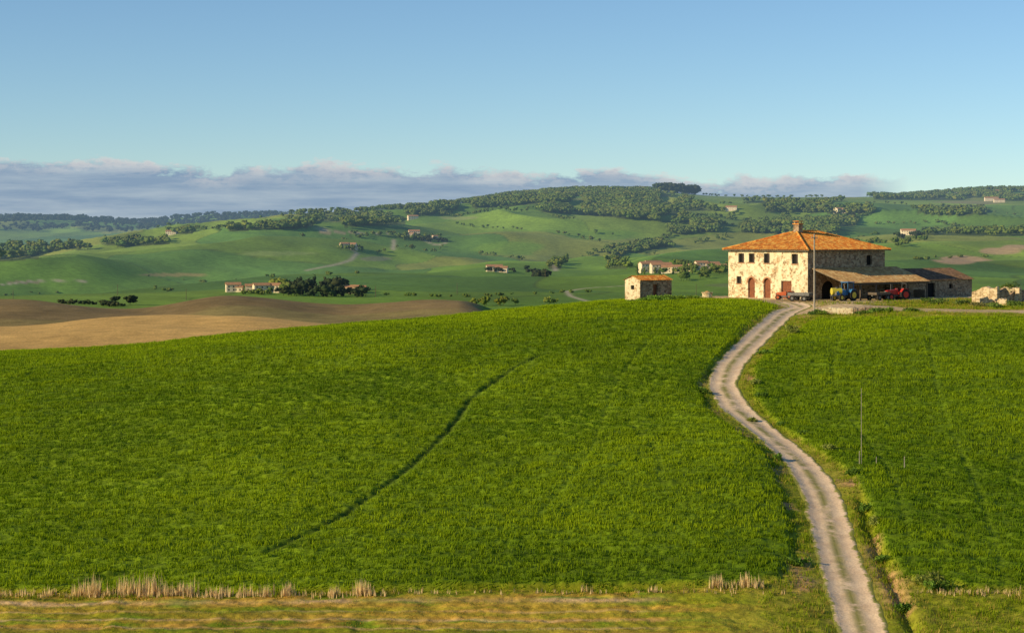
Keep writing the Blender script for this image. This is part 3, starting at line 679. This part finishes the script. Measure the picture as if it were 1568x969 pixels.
mb=MB();tileslope(mb,fr(s0-.4,w0,bh-.1),fr(s0-.4,w1+.3,bh-.1),fr(0,w1+.3,rh),fr(0,w0,rh));tileslope(mb,fr(s1+.4,w0,bh-.1),fr(s1+.4,w1+.3,bh-.1),fr(0,w1+.3,rh),fr(0,w0,rh))
mb.obj('gable_roof',[mTi3],EB,bn)
# ------------------------------------------------------------------ stone hut
hx=(980-CU)/F*271;HO=np.array([hx,271.0]);hz=-(455.5-HV)/F*271
fh=frame(HO,a_,b_,hz);hut=empty('stone_hut',(hx,271,hz));EH=(hx,271,hz)
mb=MB();wall(mb,HO,a_,b_,3.1,hz-0.8,hz+2.55,[(1.2,1.9,1.9,2.5,'w')],0,1,.25);wall(mb,HO,b_,a_,6.3,hz-.8,hz+2.35,[(2.6,3.5,0.8,2.6,'door')],3,1,.25,2)
wall(mb,HO+a_*3.1,b_,-a_,6.3,hz-.8,hz+2.55,[],0,1);wall(mb,HO+b_*6.3,a_,-b_,3.1,hz-.8,hz+2.35,[],0,1)
mb.poly([fh(0,0,2.55),fh(3.1,0,2.55),fh(1.55,0,2.95)],0);mb.poly([fh(0,6.3,2.35),fh(3.1,6.3,2.35),fh(1.55,6.3,2.95)],0)
mb.obj('walls',[mWh,mDk,mDoor,mWs],EH,hut)
mb=MB();tileslope(mb,fh(-.3,-.2,2.38),fh(-.3,6.5,2.38),fh(1.55,6.5,3.05),fh(1.55,-.2,3.05));tileslope(mb,fh(3.4,-.2,2.38),fh(3.4,6.5,2.38),fh(1.55,6.5,3.05),fh(1.55,-.2,3.05))
mb.obj('tile_roof',[mTi],EH,hut)
# ------------------------------------------------------------------ ruin walls
def ruin(name,u,Y,d,L,h,seed,mat=mRu,th=0.5,jag=0.9,n=7):
    x=(u-CU)/F*Y;r=random.Random(seed);mb=MB();nx,ny=-d[1],d[0];tops=[h*(1-jag*r.random()*(.3 if i<n*.6 else .75)) for i in range(n+1)]
    z0=min(float(zt(x+d[0]*L*q,Y+d[1]*L*q)) for q in(0,.5,1))-0.3
    z1=float(zt(x,Y))
    for i in range(n):
        a=L*i/n;b=L*(i+1)/n-0.004;o1=r.uniform(-.04,.04)
        P=lambda s,k,hh:(x+d[0]*s+nx*(k+o1),Y+d[1]*s+ny*(k+o1),hh)
        t0=z1+tops[i];t1=z1+tops[i+1]
        mb.hexa([P(a,0,z0),P(b,0,z0),P(b,th,z0),P(a,th,z0),P(a,0,t0),P(b,0,t1),P(b,th,t1-.1),P(a,th,t0-.05)],0)
    return mb.obj(name,[mat],(x,Y,z1))
ruin('ruined_stone_wall',1530,264,a_,4.2,2.5,1,jag=.6);ruin('ruined_stone_wall',1530.5,264,b_,3.4,2.2,2,mWs);ruin('ruined_stone_wall',1564,266,a_,3.0,2.3,3,jag=.5)
ruin('ruined_stone_wall',1564.5,266,b_,5,2.2,5,mWs);ruin('ruined_stone_wall',1500,262,b_,3.2,1.1,6);ruin('ruined_stone_wall',1545,259,a_,2.0,1.0,8)
ruin('low_stone_wall',1307,250,np.array([-0.93,0.36]),5.0,0.9,9,mWh,.45,.35);ruin('low_stone_wall',1336,251.5,np.array([-1,0.05]),2.4,0.7,10,mWs,.5,.5)
# ------------------------------------------------------------------ vehicles
mRed=simple('red_paint',(0.55,0.03,0.02),(0.42,0.03,0.02),2,0.4);mBlu=simple('blue_paint',(0.05,0.20,0.42),(0.04,0.14,0.30),2,0.5);mYel=simple('yellow_paint',(0.62,0.5,0.05),(.5,.42,.05),2,.4)
mOr=simple('orange_paint',(0.60,0.12,0.03),(.45,.1,.03),2,.5);mRub=simple('tyre_rubber',(0.02,0.02,0.02),(0.035,0.03,0.025),6,.9);mMet=simple('dull_metal',(.2,.2,.19),(.12,.11,.1),5,.6,.5);mGl=simple('cab_glass',(.05,.07,.08),(.04,.05,.06),2,.1)
def tractor(name,u,Y,ang,paint,cab=True,sc=1.0,rim=mYel):
    x=(u-CU)/F*Y;z=float(zt(x,Y))+0.02;d=(math.cos(ang)*sc,math.sin(ang)*sc);n=(-math.sin(ang)*sc,math.cos(ang)*sc)
    f0=frame((x,Y),d,n,z);f=lambda s,w,h:f0(s,w,h*sc);mb=MB()
    mb.hexa([f(.1,-.35,.75),f(1.9,-.28,.75),f(1.9,.28,.75),f(.1,.35,.75),f(.1,-.35,1.45),f(1.8,-.27,1.3),f(1.8,.27,1.3),f(.1,.35,1.45)],0)
    mb.box(f,1.91,2.0,-.24,.24,.8,1.22,2);mb.box(f,-1.3,1.6,-.2,.2,.5,.74,2);mb.box(f,-1.2,.05,-.45,.45,.8,1.05,0)
    for sg in(-1,1):
        a,b=sorted((sg*.46,sg*.95));P=[(-1.35,1.0),(-1.1,1.45),(-.4,1.5),(-.05,1.1)]
        for i in range(3): mb.hexa([f(P[i][0],a,P[i][1]),f(P[i+1][0],a,P[i+1][1]),f(P[i+1][0],b,P[i+1][1]),f(P[i][0],b,P[i][1]),f(P[i][0],a,P[i][1]+.06),f(P[i+1][0],a,P[i+1][1]+.06),f(P[i+1][0],b,P[i+1][1]+.06),f(P[i][0],b,P[i][1]+.06)],0)
        y0=.55 if sg>0 else -.95;ax=(n[0],n[1],0)
        mb.cyl(f(-.75,y0,.75),ax,.75*sc,.75*sc,.4*sc,20,1);mb.cyl(f(-.75,y0-.02,.75),ax,.42*sc,.42*sc,.44*sc,14,3)
        y1=.5 if sg>0 else -.78;mb.cyl(f(1.5,y1,.45),ax,.45*sc,.45*sc,.28*sc,16,1);mb.cyl(f(1.5,y1-.02,.45),ax,.25*sc,.25*sc,.32*sc,12,3)
    mb.cyl(f(1.2,.15,1.35),(0,0,1),.04*sc,.04*sc,.8*sc,8,2)
    mb.box(f,-.85,-.4,-.25,.25,1.06,1.2,2);mb.box(f,-.95,-.86,-.25,.25,1.06,1.6,2);mb.cyl(f(.05,0,1.4),(-d[0],-d[1],.5),.2*sc,.2*sc,.03,12,2)
    if cab:
        for s in(-1.15,.02):
            for w in(-.55,.49): mb.box(f,s,s+.06,w,w+.06,1.06,2.4,0)
        mb.box(f,-1.25,.18,-.62,.62,2.403,2.52,0);mb.box(f,-1.1,0.0,-.52,-.5,1.55,2.3,4);mb.box(f,-1.1,0.0,.5,.52,1.55,2.3,4)
    else:
        for w in(-.5,.44): mb.box(f,-1.15,-1.09,w,w+.06,1.06,2.2,2)
        mb.box(f,-1.15,-1.09,-.5,.5,2.2,2.26,2)
    mb.obj(name,[paint,mRub,mMet,rim,mGl],(x,Y,z),None,0.015)
tractor('red_tractor',1374,270.5,math.radians(205),mRed,False,1.05,mRed)
tractor('blue_tractor',1294,267.5,math.radians(220),mBlu,True,1.05,mYel)
def trailer(name,u,Y,ang,paint,L=3.6,bh=.45,W=.95):
    x=(u-CU)/F*Y;z=float(zt(x,Y))+.02;d=(math.cos(ang),math.sin(ang));n=(-d[1],d[0]);f=frame((x,Y),d,n,z);mb=MB()
    mb.box(f,-L/2,L/2,-W,W,.8,.9,0)
    for a0,a1,b0,b1 in((-L/2,L/2,-W,-W+.05),(-L/2,L/2,W-.05,W),(-L/2,-L/2+.05,-W+.053,W-.053),(L/2-.05,L/2,-W+.053,W-.053)): mb.box(f,a0,a1,b0,b1,.903,.9+bh,0)
    for s in(-.9,.9):
        for y0 in(-W-.05,W-.2): mb.cyl(f(s,y0,.42),(n[0],n[1],0),.42,.42,.25,16,1);mb.cyl(f(s,y0-.02,.42),(n[0],n[1],0),.2,.2,.29,10,2)
    mb.box(f,-L/2+.1,L/2-.1,-.1,.1,.6,.797,2);mb.box(f,L/2,L/2+1.3,-.05,.05,.62,.72,2);mb.box(f,L/2+1.1,L/2+1.18,-.04,.04,.02,.62,2)
    mb.obj(name,[paint,mRub,mMet],(x,Y,z),None,.01)
trailer('farm_trailer',1226,268.5,math.radians(150),mMet,3.2,.3)
tractor('orange_tractor',1205,271.5,math.radians(160),mOr,False,.8,mOr)
trailer('farm_trailer',1345,268.8,math.radians(40),mWd,3.0,.25)
x=(1281-CU)/F*266.5;z=float(zt(x,266.5));mb=MB();mb.cyl((x-.7,266.5,z+1.35),(1,.2,0),.5,.5,1.4,18,0)
fz=frame((x,266.5),(1,.2),(-.2,1),z);mb.box(fz,-.8,.8,-.4,.4,.72,.84,1)
for s in(-.7,.7):
    mb.box(fz,s-.04,s+.04,-.35,-.27,0,.717,1);mb.box(fz,s-.04,s+.04,.27,.35,0,.717,1)
mb.cyl((x,266.5,z+1.8),(0,0,1),.18,.18,.12,12,1);mb.obj('sprayer_tank',[mYel,mMet],(x,266.5,z))
# ------------------------------------------------------------------ poles
def pole(name,u,v,h,r,cross=True,ym=100,ymax=300,mat=mWd):
    x,y=hit(u,v,ym,ymax);z=float(zt(x,y));mb=MB();mb.cyl((x,y,z-.4),(0,0,1),r,r*.7,h+.4,8,0)
    if cross:
        mb.box(frame((x,y),(.8,.6),(-.6,.8),z),-.6,.6,-.05,.05,h-.55,h-.45,0)
        for s in(-.5,0,.5): mb.cyl((x+.8*s,y+.6*s,z+h-.45),(0,0,1),.04,.03,.16,6,0)
    mb.obj(name,[mat],(x,y,z))
mGp=simple('grey_pole',(.42,.36,.28),(.3,.26,.2),6)
pole('utility_pole',1247,476,10.3,.14,True,mat=mGp)
pole('wooden_pole',1319,716,6.4,.03,False,mat=mGp);pole('marker_stake',1342,716,.6,.04,False,mat=mGp);pole('marker_stake',1385,722,1.0,.045,False,mat=mGp);pole('marker_stake',1316,716,1.1,.04,False,mat=mGp)
for u,v in[(285,460),(1066,452),(20,462),(180,452),(575,455),(1045,425),(835,425),(700,450)]: pole('distant_utility_pole',u,v,9,.22,False,1050,9000)
x,y=hit(1083,457,250,290);z=float(zt(x,y));mb=MB();mb.cyl((x,y,z-.2),(0,0,1),.75,.72,1.0,18,0);mb.cyl((x,y,z+.803),(0,0,1),.85,.85,.12,18,0);mb.cyl((x,y,z+.926),(0,0,1),.5,.1,.2,12,1);mb.obj('stone_well',[mWh,mTi2],(x,y,z))
# ------------------------------------------------------------------ shrubs and near trees
mLf=leafmat('shrub_leaves',.3)
def plant(name,x,y,h,w,n,trunk=True,col=(.07,.12,.02),seed=0):
    r=np.random.default_rng(seed);z=float(zt(x,y));V=[];Fs=[];Cl=[];k=0
    if trunk:
        for q in range(5):
            a=r.uniform(0,6.28);tx,ty=(math.cos(a)*w*.3,math.sin(a)*w*.3) if q else (0,0)
            b0=np.array([0,0,0 if q==0 else h*.3]);b1=np.array([tx,ty,h*(.7 if q else .8)])
            for rr,bb in((.07*h/4*(1 if q==0 else .5),b0),(.02,b1)):
                V.append(bb+np.array([[math.cos(i*2.094)*rr,math.sin(i*2.094)*rr,0] for i in range(3)]))
            for i in range(3): j=(i+1)%3;Fs+= [[k+i,k+j,k+3+j],[k+i,k+3+j,k+3+i]]
            k+=6;Cl.append(np.ones((6,1))*np.array([.08,.06,.04]))
    nl=9 if trunk else 7
    cs=[np.array([r.normal(0,w*.25),r.normal(0,w*.25),(h*r.uniform(.45,.85) if trunk else h*r.uniform(.15,.6))]) for _ in range(nl)]
    rs=[w*r.uniform(.2,.34) for _ in cs];sh=[r.uniform(.7,1.35) for _ in cs]
    for i in range(n):
        q=r.integers(nl);d=r.normal(0,1,3);d/=np.linalg.norm(d);c0=cs[q]+d*rs[q]*r.uniform(.55,1.1)*np.array([1,1,.8 if trunk else h/w*1.1]);c0[2]=max(c0[2],.05)
        V.append(c0+r.normal(0,.09,(3,3)));Fs.append([k,k+1,k+2]);k+=3;Cl.append(np.ones((3,1))*np.array(col)*sh[q]*r.uniform(.7,1.3))
    V=np.vstack(V);mkmesh(name,V,Fs,[mLf],np.vstack(Cl)*1.9,False,3,loc=(x,y,z))
def pu(name,u,Y,*a,**k): plant(name,(u-CU)/F*Y,Y,*a,**k)
pu('small_tree',1546,268,3.2,2.2,1400,col=(.06,.09,.02),seed=3)
for i,(u,Y,h,w,c) in enumerate([(990,268,.9,2.2,(.10,.17,.02)),(1008,267,1.1,2.6,(.10,.17,.02)),(1024,267,1.0,2.2,(.09,.15,.02)),(1040,270,.8,2.2,(.11,.17,.02)),(1062,272,.6,1.8,(.1,.16,.02)),(973,267,.6,1.5,(.12,.19,.02)),(1250,251,.8,1.5,(.06,.1,.02)),(1260,250,.7,1.2,(.1,.14,.02)),(1343,250,.7,1.8,(.07,.12,.02)),(1362,250,.6,1.6,(.1,.15,.02)),(1395,249,.6,1.7,(.09,.14,.02)),(1440,262,1.0,2.5,(.09,.13,.03)),(1470,262,.9,2.2,(.1,.13,.03)),(1520,256,.8,2.4,(.1,.14,.03)),(1555,256,1.0,2.6,(.08,.12,.02)),(1500,257,.7,2,(.16,.15,.05)),(1420,266,.8,1.8,(.08,.12,.02)),(1325,249,.5,1.4,(.09,.14,.02))]):
    pu('shrub',u,Y,h,w,700,False,c,seed=20+i)
for i,(u,v,h,w) in enumerate([(1420,893,1.0,1.8),(1428,900,.8,1.5),(1352,850,.6,1.2),(1340,800,.6,1.1),(1385,925,.7,1.3),(1222,862,.6,1.1),(1156,588,.5,1.2),(1165,610,.5,1.1),(1195,650,.4,1.1),(1268,692,.6,1.2),(1307,728,.7,1.2),(1078,600,.6,1.2),(1215,505,.7,1.5),(1172,542,.6,1.3),(1190,700,.5,1.),(1218,512,.6,1.3),(1330,775,.6,1.2),(1232,668,.4,1.),(1152,640,.4,.9)]):
    x,y=hit(u,v);plant('scrub_clump',x,y,h,w,420,False,(.07,.12,.015) if i%3 else (.14,.16,.03),seed=60+i)
# ------------------------------------------------------------------ distant farms
def hmat(name,c1,c2,sc):
    m,nt,bs=newmat(name);paint_haze(nt,bs,mixrgb(nt,mapr(nt,noise(nt,sc,3,objc(nt)),.4,.6),c1,c2));bs.inputs['Roughness'].default_value=.9;return m
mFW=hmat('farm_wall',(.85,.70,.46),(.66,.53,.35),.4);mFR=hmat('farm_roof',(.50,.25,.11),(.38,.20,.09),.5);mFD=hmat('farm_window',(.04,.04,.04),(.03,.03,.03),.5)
def farm(u,v,L,W,H,ang=None,ym=1100):
    x,y=hit(u,v,ym);z=float(zt(x,y));ang=math.radians(ang if ang is not None else random.uniform(-25,40))
    d=(math.cos(ang),math.sin(ang));n=(-d[1],d[0]);f=frame((x,y),d,n,z);mb=MB();l,w=L/2,W/2
    mb.box(f,-l,l,-w,w,-3,H,0);r=W*.22
    for s in(-l,l): mb.poly([f(s,-w,H),f(s,w,H),f(s,0,H+r)],0)
    for sg in(-1,1):
        P=[f(-l-.5,sg*(w+.6),H-.15),f(l+.5,sg*(w+.6),H-.15),f(l+.5,0,H+r+.1),f(-l-.5,0,H+r+.1)];mb.hexa(P+[up(p,.25) for p in P],1)
    k=int(L/3.5)
    for i in range(k):
        s=-l+L*(i+.5)/k
        for hh in([1.2,H-2.2] if H>5 else [1.2]): mb.box(f,s-.55,s+.55,-w-.06,-w-.01,hh,hh+1.4,2)
    mb.obj('distant_farmhouse',[mFW,mFR,mFD],(x,y,z))
for a in [(357,447,12,8,6,15),(366,447,7,6,4),(384,447,9,7,5),(400,448,13,8,6,20),(417,448,14,8,6,-10),(429,446,8,7,5),(510,441,9,7,6),(520,441,8,6,4),(538,449,14,8,5),(553,447,8,6,4),
 (533,380,26,10,6,-10),(527,379,12,9,6,20),(541,382,12,8,4),(634,361,20,12,8,10),(628,363,14,9,6),(666,366,10,8,5),(757,416,18,9,6,10),(768,417,14,8,5,-10),
 (992,417,18,10,9,20),(1000,414,20,11,8,30),(1012,417,22,11,8,10),(1026,418,18,9,6,-10),(1037,417,12,8,6),(1062,414,12,8,5),(1074,412,14,9,7),(1090,412,16,9,6),(1104,414,12,8,5),
 (1286,326,24,14,8),(1296,325,18,11,7),(1392,360,22,12,7),(1386,358,14,9,6),(1468,297,28,14,7),(1518,308,36,14,8),(1530,310,28,12,7),(1528,296,30,14,7),(1120,322,24,12,7),(1190,345,18,10,6),(262,360,20,10,7),(632,336,22,10,7),(985,290,30,14,10)]:
    farm(*a)
# ------------------------------------------------------------------ world
W=bpy.data.worlds.new('World');scene.world=W;W.use_nodes=True;nt=W.node_tree;nt.nodes.clear()
EL_,AZ=math.radians(20),math.radians(247)
sky=nd(nt,'ShaderNodeTexSky');sky.sky_type='NISHITA';sky.sun_disc=False;sky.sun_elevation=EL_;sky.sun_rotation=AZ;sky.air_density=0.8;sky.dust_density=0.0;sky.ozone_density=3.0
skc=mixrgb(nt,1.0,sky.outputs[0],(0.88,0.98,1.02),'MULTIPLY')
bg=nd(nt,'ShaderNodeBackground');nt.links.new(skc,bg.inputs[0]);bg.inputs[1].default_value=0.12
tcn=nd(nt,'ShaderNodeTexCoord');sp=nd(nt,'ShaderNodeSeparateXYZ');nt.links.new(tcn.outputs['Generated'],sp.inputs[0])
az=mathn(nt,'ARCTAN2',sp.outputs[0],sp.outputs[1]);el=mathn(nt,'ARCSINE',sp.outputs[2])
def cvec(kx,ky,off=0):
    c=nd(nt,'ShaderNodeCombineXYZ');nt.links.new(mathn(nt,'MULTIPLY',az,kx),c.inputs[0]);nt.links.new(mathn(nt,'MULTIPLY',el,ky),c.inputs[1]);c.inputs[2].default_value=off;return c.outputs[0]
nA=noise(nt,1.0,6,cvec(16,30,3.1),0.55);nB=noise(nt,1.0,6,cvec(14,130,1.0),0.6);nC=noise(nt,1.0,6,cvec(50,120,5.5),0.65)
top=mathn(nt,'SUBTRACT',0.0330,mathn(nt,'MULTIPLY',az,0.022))
hh=mathn(nt,'ADD',top,mathn(nt,'MULTIPLY',mathn(nt,'SUBTRACT',nA,0.5),0.024));hh=mathn(nt,'ADD',hh,mathn(nt,'MULTIPLY',mathn(nt,'SUBTRACT',nC,0.5),0.022))
dl=mathn(nt,'SUBTRACT',hh,el)
mk=mapr(nt,dl,-0.0005,0.003)
mk=mathn(nt,'MULTIPLY',mk,mapr(nt,az,0.18,0.205,1,0));mk=mathn(nt,'MULTIPLY',mk,mapr(nt,mathn(nt,'ABSOLUTE',az),0.7,1.2,1,0))
rim=mapr(nt,dl,0.001,0.009,1,0);rim=mathn(nt,'MULTIPLY',rim,mapr(nt,nC,.46,.58))
cc=mixrgb(nt,mapr(nt,nB,.40,.68),(0.215,0.31,0.46),(0.40,0.48,0.57));cc=mixrgb(nt,mathn(nt,'MULTIPLY',rim,.9),cc,(0.72,0.68,0.66))
bg2=nd(nt,'ShaderNodeBackground');nt.links.new(cc,bg2.inputs[0])
mx=nd(nt,'ShaderNodeMixShader');nt.links.new(mathn(nt,'MULTIPLY',mk,.9),mx.inputs[0]);nt.links.new(bg.outputs[0],mx.inputs[1]);nt.links.new(bg2.outputs[0],mx.inputs[2])
out=nd(nt,'ShaderNodeOutputWorld');nt.links.new(mx.outputs[0],out.inputs[0])
sl=bpy.data.lights.new('sun','SUN');sl.energy=5;sl.angle=math.radians(.5);sl.color=(1,.81,.50);so=bpy.data.objects.new('sun',sl);scene.collection.objects.link(so)
sd=Vector((math.sin(AZ)*math.cos(EL_),math.cos(AZ)*math.cos(EL_),math.sin(EL_)));so.rotation_euler=sd.to_track_quat('Z','Y').to_euler();so.location=(0,0,200)
cam=bpy.data.cameras.new('camera');co=bpy.data.objects.new('camera',cam);scene.collection.objects.link(co);co.rotation_euler=(math.pi/2,0,0);co.location=(0,0,0)
cam.sensor_width=36;cam.lens=36*F/1568;cam.shift_y=-(484.5-HV)/1568;cam.clip_start=.5;cam.clip_end=40000;scene.camera=co
scene.view_settings.view_transform='Standard';scene.view_settings.look='None';scene.view_settings.exposure=0
